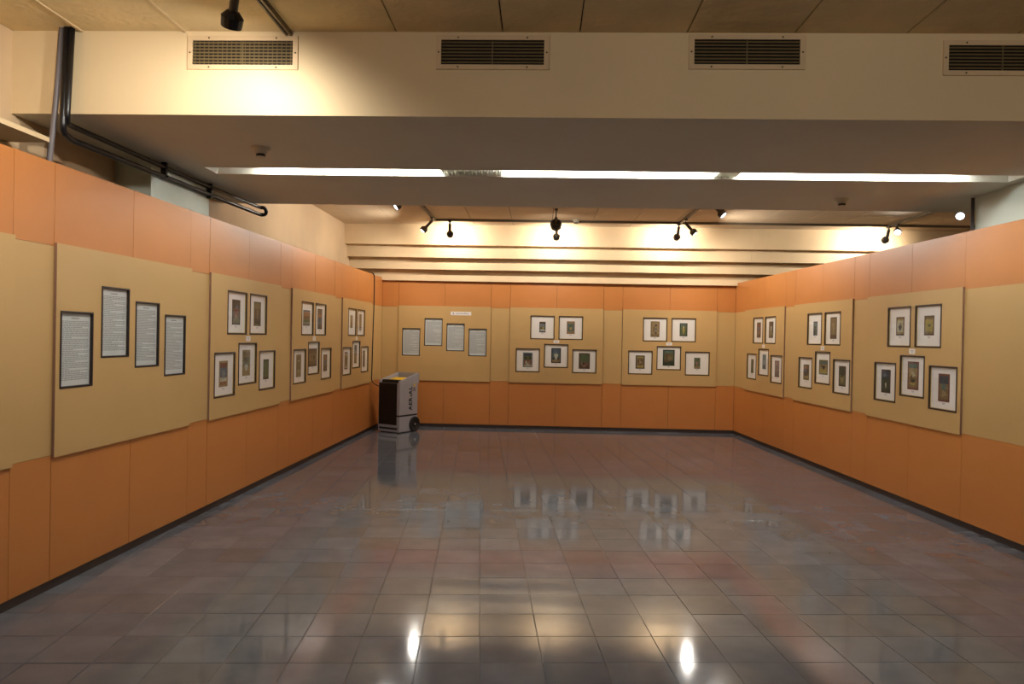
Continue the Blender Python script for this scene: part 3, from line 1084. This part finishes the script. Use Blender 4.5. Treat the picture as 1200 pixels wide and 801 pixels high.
# --- wall opposite the pipes
five('wall_right', -10.653, 0.484, [
    (.160, .230, BROWN, [(4, RED), (3, BROWN)], [(.5, .55, .3, .22, BLU), (.5, .3, .25, .12, PINK)]),
    (.165, .235, BROWN, [(5, BROWN), (2, DTAN)], [(.5, .52, .18, .3, CRM)]),
    (.110, .215, DTAN, [(3, OLV), (4, GRN)], [(.5, .4, .25, .2, OLV)]),
    (.135, .215, TEAL, [(3, TEAL), (3, GRB), (2, DBLU)], [(.5, .5, .25, .2, GRB)]),
    (.160, .230, RED, [(5, PINK), (2, BROWN)], [(.5, .5, .2, .32, BROWN)])],
    ['frame with red-brown painting with blue patch, upper row beside the empty corner',
     'frame with brown painting of one pale figure, upper row, corner board opposite pipes',
     'frame with narrow green painting, lower row, corner board opposite pipes',
     'frame with small teal painting, raised middle, corner board opposite pipes',
     'frame with reddish upright painting, lower row, corner board opposite pipes'],
    PO, 'small white card between the frames of the corner board opposite the pipes')
five('wall_right', -8.748, 0.474, [
    (.110, .172, DBLU, [(4, TEAL), (3, DGRN)], [(.5, .5, .25, .25, DGRN)]),
    (.160, .253, BROWN, [(6, DTAN), (1, BROWN)], [(.5, .5, .22, .34, TAN)]),
    (.165, .195, OLV, [(2, ORG), (4, BROWN), (2, TAN)], [(.5, .62, .22, .2, BLU), (.4, .3, .2, .14, DBLU)]),
    (.230, .176, OLV, [(2, TEAL), (3, TAN), (3, YEL)], [(.55, .5, .2, .17, DBR), (.3, .62, .12, .1, BROWN)]),
    (.165, .230, DBR, [(3, DGRN), (4, OLV)], [(.5, .3, .3, .18, TAN), (.5, .62, .2, .2, DBR)])],
    ['frame with small dark teal painting, upper row, middle board opposite pipes',
     'frame with tall tan-brown painting, upper row, middle board opposite pipes',
     'frame with brown painting of blue figure, lower row, middle board opposite pipes',
     'frame with wide yellowish painting of a dark bird shape, middle board opposite pipes',
     'frame with dark green and brown painting, lower row, middle board opposite pipes'],
    PO, 'small white card between the frames of the middle board opposite the pipes')
five('wall_right', -6.894, 0.468, [
    (.140, .180, BROWN, [(1, TAN), (6, CRM), (1, TAN)], [(.5, .42, .25, .18, DBR), (.55, .6, .12, .12, DTAN)]),
    (.150, .180, BROWN, [(1, DTAN), (6, YEL), (1, DTAN)], [(.55, .5, .25, .07, OLV)]),
    (.170, .235, DBR, [(2.4, DBLU), (5, DGRN)], [(.5, .3, .11, .15, CRM), (.4, .82, .3, .07, BLU)]),
    (.180, .265, RED, [(1.6, TEAL), (3, TAN), (4, DTAN)], [(.5, .28, .25, .1, BLK), (.5, .55, .22, .12, CRM), (.35, .4, .15, .12, BROWN), (.5, .16, .3, .06, YEL)]),
    (.160, .245, RED, [(2.6, DBLU), (5, DTAN)], [(.5, .5, .25, .2, TEAL), (.5, .25, .25, .14, TAN)])],
    ['frame with brown-edged cream painting of dark figure, board by bare cream panel',
     'frame with plain yellow brown-edged painting, upper row by bare cream panel',
     'frame with dark green painting of tiny pale figure, board by bare cream panel',
     'frame with tan painting of a black figure, raised middle by bare cream panel',
     'frame with red-edged dark blue and tan painting, nearest the bare cream panel'],
    PO, 'small white card between the frames of the board by the bare cream panel')


def text_frame(wall, s, z, seed, label, group):
    rnd = random.Random(seed)
    root = link('text_frame', None)
    put_on_board(root, wall, s, z)
    tag(root, label, 'framed text', group)
    mould, backing, slip, pane, iw, ih = frame_base('text')
    link('moulding', mould, root)
    link('sheet', backing, root, SINK)
    q = MB()
    y = -0.0073
    ztop = ih / 2 - 0.030
    q.quad(-0.036, 0.036, ztop - 0.003, ztop + 0.003, y)
    n = 40
    pitch = (ih - 0.075) / n
    para = rnd.randint(4, 9)
    x0, x1 = -iw / 2 + 0.016, iw / 2 - 0.016
    for i in range(n):
        zc = ztop - 0.018 - i * pitch
        para -= 1
        end = x1
        if para == 0:
            end = x0 + (x1 - x0) * rnd.uniform(0.3, 0.8)
            para = rnd.randint(2, 8)
        x = x0
        while x < end - 0.006:
            wd = min(rnd.uniform(0.012, 0.036), end - x)
            q.quad(x, x + wd, zc - pitch * 0.24, zc + pitch * 0.24, y)
            x += wd + 0.004
    q.build('printed_text', INK, root).location = SINK
    link('glass', pane, root, SINK)


GW, GE = 'black-framed texts under the pipes', 'framed texts on the end wall'
for s, z, sd, lb in ((4.242, 1.399, 1, 'black-framed printed text, lowest of the four under the pipes'),
                     (4.621, 1.571, 2, 'black-framed printed text, highest of the four under the pipes'),
                     (4.992, 1.493, 3, 'black-framed printed text next to the highest one, under the pipes, second highest'),
                     (5.366, 1.414, 4, 'black-framed printed text nearest the picture boards, under the pipes')):
    text_frame('wall_left', s, z, sd, lb, GW)
for s, z, sd, lb in ((-2.140, 1.415, 5, 'framed printed text on end wall, right above the dehumidifier'),
                     (-1.768, 1.586, 6, 'framed printed text hung highest on the end wall'),
                     (-1.397, 1.506, 7, 'framed printed text directly under the white sign on end wall'),
                     (-1.026, 1.427, 8, 'framed printed text on end wall, farthest from the dehumidifier')):
    text_frame('wall_back', s, z, sd, lb, GE)

root = link('wall_sign', None)
put_on_board(root, 'wall_back', -1.312, 1.903)
tag(root, 'narrow white sign strip with small dark emblem above end-wall texts', 'sign')
MB().box(-0.172, 0.172, -0.004, 0.0003, -0.030, 0.030).build('sign_board', LABELW, root)
q = MB()
q.ell(-0.128, 0.0, 0.012, 0.018, -0.0045)
q.build('emblem', INK, root)
q = MB()
x = -0.09
rnd = random.Random(3)
while x < 0.13:
    wd = rnd.uniform(0.008, 0.02)
    q.quad(x, x + wd, -0.007, 0.007 if rnd.random() < .7 else 0.011, -0.0045)
    x += wd + 0.004
q.build('lettering', CAPT, root)

# ---------------------------------------------------------------- dehumidifier
DA = math.radians(-30)
FRc = Vector((-2.14, 11.0, 0))
dx_ = Vector((math.cos(DA), math.sin(DA), 0))
dy_ = Vector((-math.sin(DA), math.cos(DA), 0))
W_, D_ = 0.44, 0.44
ctr = FRc - dx_ * (W_ / 2) + dy_ * (D_ / 2)
dh = link('dehumidifier', None, None, ctr, DA)
tag(dh, 'grey wheeled dehumidifier with black grille and yellow top in the corner', 'dehumidifier')


def bevelled(mb, name, m, parent, w=0.008, seg=2):
    o = mb.build(name, m, parent)
    bm = bmesh.new()
    bm.from_mesh(o.data)
    bmesh.ops.remove_doubles(bm, verts=bm.verts, dist=1e-6)
    bmesh.ops.bevel(bm, geom=[e for e in bm.edges], offset=w, segments=seg, affect='EDGES')
    bm.to_mesh(o.data)
    bm.free()
    return o


hw, hd_ = W_ / 2, D_ / 2
# lower and upper housing, seam between
bevelled(MB().box(-hw, hw, -hd_, hd_, 0.012, 0.262), 'lower_housing', DH_GREY, dh)
up_mb = MB()
zf, zbk = 0.775, 0.775
up_mb.box(-hw, hw, -hd_, hd_, 0.272, 0.775)
bevelled(up_mb, 'upper_housing', DH_GREY, dh)
MB().box(-hw + 0.006, hw - 0.006, -hd_ + 0.006, hd_ - 0.006, 0.255, 0.28).build('seam', DH_DARK, dh)
# raised rim, sloping up to the handle at the back
for s in (-1, 1):
    xa, xb = (s * hw, s * (hw - 0.028))
    x0, x1 = min(xa, xb), max(xa, xb)
    v = [(x, y, z) for x in (x0, x1) for (y, z) in ((-hd_, 0.765), (hd_ + 0.03, 0.765), (hd_ + 0.03, 0.925), (hd_ - 0.02, 0.918), (-hd_, 0.808))]
    f = [(4, 3, 2, 1, 0), (5, 6, 7, 8, 9)] + [(k, (k + 1) % 5, 5 + (k + 1) % 5, 5 + k) for k in range(5)]
    bevelled(MB().add(v, f), 'side_rim', DH_GREY, dh, 0.005)
bevelled(MB().box(-hw, hw, hd_ - 0.002, hd_ + 0.03, 0.765, 0.925), 'rear_handle', DH_GREY, dh, 0.006)
bevelled(MB().box(-hw + 0.02, hw - 0.02, -hd_ + 0.004, -hd_ + 0.03, 0.765, 0.792), 'front_rim', DH_GREY, dh, 0.004)
v = [(-hw + 0.03, -hd_ + 0.10, 0.795), (hw - 0.03, -hd_ + 0.10, 0.795), (hw - 0.03, hd_ - 0.06, 0.845), (-hw + 0.03, hd_ - 0.06, 0.845)]
v += [(a, b_, 0.77) for a, b_, _ in v]
MB().add(v, [(0, 1, 2, 3), (7, 6, 5, 4), (0, 4, 5, 1), (1, 5, 6, 2), (2, 6, 7, 3), (3, 7, 4, 0)]).build('yellow_lid', DH_YEL, dh)
bevelled(MB().box(-hw + 0.07, hw - 0.035, -hd_ + 0.002, -hd_ + 0.105, 0.772, 0.826), 'control_strip', DH_DARK, dh, 0.006)
# front grille with horizontal slats
fg = MB().box(-hw + 0.020, hw - 0.052, -hd_ - 0.004, -hd_ + 0.002, 0.125, 0.772).build('front_grille', DH_DARK, dh)
sl = MB().box(-hw + 0.024, hw - 0.056, -0.0075, 0.0, -0.0035, 0.0035).mesh('grille_slat', DH_DARK)
for i in range(36):
    link('grille_slat', sl, fg, (0, -hd_ - 0.0035, 0.14 + i * 0.0175))
MB().box(-hw + 0.03, hw - 0.04, -hd_ - 0.002, -hd_ + 0.004, 0.052, 0.082).build('drain_slot', DH_DARK, dh)
# wheels
for s in (-1, 1):
    cx = s * (hw + 0.006)
    wy, wz, wr = 0.135, 0.120, 0.120
    wh = MB().lathe((cx - 0.020, wy, wz), (1, 0, 0), [(0, wr - 0.012), (0.006, wr), (0.034, wr), (0.040, wr - 0.012), (0.040, wr - 0.034), (0.036, wr - 0.036), (0.036, 0.0)], 28, cap0=True).build('wheel', RUBBER, dh)
    MB().lathe((cx + (0.016 if s > 0 else -0.016), wy, wz), (s, 0, 0), [(0, 0.016), (0.010, 0.013)], 12, cap1=True).build('hub_cap', SILVER, wh)
    ang = [k * math.pi / 2.5 for k in range(5)]
    sp = MB()
    for a in ang:
        sp.add([(cx + s * 0.019, wy + math.cos(a + e) * r, wz + math.sin(a + e) * r) for r, e in ((0.02, -.5), (0.078, -.13), (0.078, .13), (0.02, .5))], [(0, 1, 2, 3)])
    sp.build('wheel_spokes', BLACK, wh)
# lettering up the side
def text_mesh(body, size):
    cu = bpy.data.curves.new('t', 'FONT')
    cu.body = body
    cu.size = size
    cu.extrude = 0.0004
    cu.offset = 0.0035
    cu.resolution_u = 2
    cu.space_character = 1.12
    tmp = bpy.data.objects.new('t', cu)
    col.objects.link(tmp)
    dg = bpy.context.evaluated_depsgraph_get()
    me = bpy.data.meshes.new_from_object(tmp.evaluated_get(dg))
    bpy.data.objects.remove(tmp)
    return me


sx_ = hw + 0.0012


def side_text(body, size, m, y, z, parent=dh, name='lettering'):
    me = text_mesh(body, size)
    # local text x -> up the side, local text y -> towards the front
    for v_ in me.vertices:
        a, b_, c = v_.co
        v_.co = (sx_ + c, y - b_, z + a)
    me.materials.clear()
    me.materials.append(m)
    return link(name, me, parent)


lt = side_text('AER', 0.105, RUBBER, 0.075, 0.345)
z_i = max(v_.co.z for v_ in lt.data.vertices) + 0.013
MB().add([(sx_, 0.075, z_i), (sx_, 0.024, z_i), (sx_, 0.024, z_i + 0.017), (sx_, 0.075, z_i + 0.017)], [(3, 2, 1, 0)]).build('lettering', RUBBER, dh)
MB().add([(sx_, 0.019, z_i - 0.002), (sx_, -0.006, z_i + 0.0085), (sx_, 0.019, z_i + 0.019)], [(0, 1, 2)]).build('yellow_mark', DH_YEL, dh)
side_text('AL', 0.105, RUBBER, 0.075, z_i + 0.026)
st_ = MB().add([(sx_, 0.10, 0.70), (sx_, 0.155, 0.70), (sx_, 0.155, 0.64), (sx_, 0.10, 0.64)], [(3, 2, 1, 0)]).build('rating_sticker', GREYP, dh)
MB().add([(sx_ + .0006, 0.103, 0.715), (sx_ + .0006, 0.153, 0.715), (sx_ + .0006, 0.128, 0.782)], [(0, 1, 2)]).build('warning_triangle', DH_YEL, dh)
for s in (-1, 1):
    MB().lathe((s * (hw - 0.05), -hd_ + 0.05, 0.0), (0, 0, 1), [(0, 0.016), (0.014, 0.02)], 10, cap0=True).build('foot', RUBBER, dh)

# hanging cable from above the panelling to the dehumidifier
cx_ = lambda s, z, y=-0.0075: wp('wall_left', s, y, z)
flank = dh_pt = ctr - dx_ * (hw + 0.004) - dy_ * (hd_ - 0.06)
pts = [cx_(11.05, 2.49, 0.03), cx_(11.20, 2.500, 0.0), cx_(11.33, 2.47), cx_(11.36, 2.38), cx_(11.36, 2.0), cx_(11.33, 1.6), cx_(11.31, 1.2), cx_(11.30, 0.95), cx_(11.28, 0.78, -0.02),
       Vector((flank.x - 0.03, flank.y + 0.02, 0.70)), Vector((flank.x + 0.004, flank.y, 0.66))]
o = MB().tube(smooth_path(pts, 6), 0.008, 8).build('power_cable', CABLE)
tag(o, 'black cable hanging down the corner panelling to the dehumidifier', 'cable')
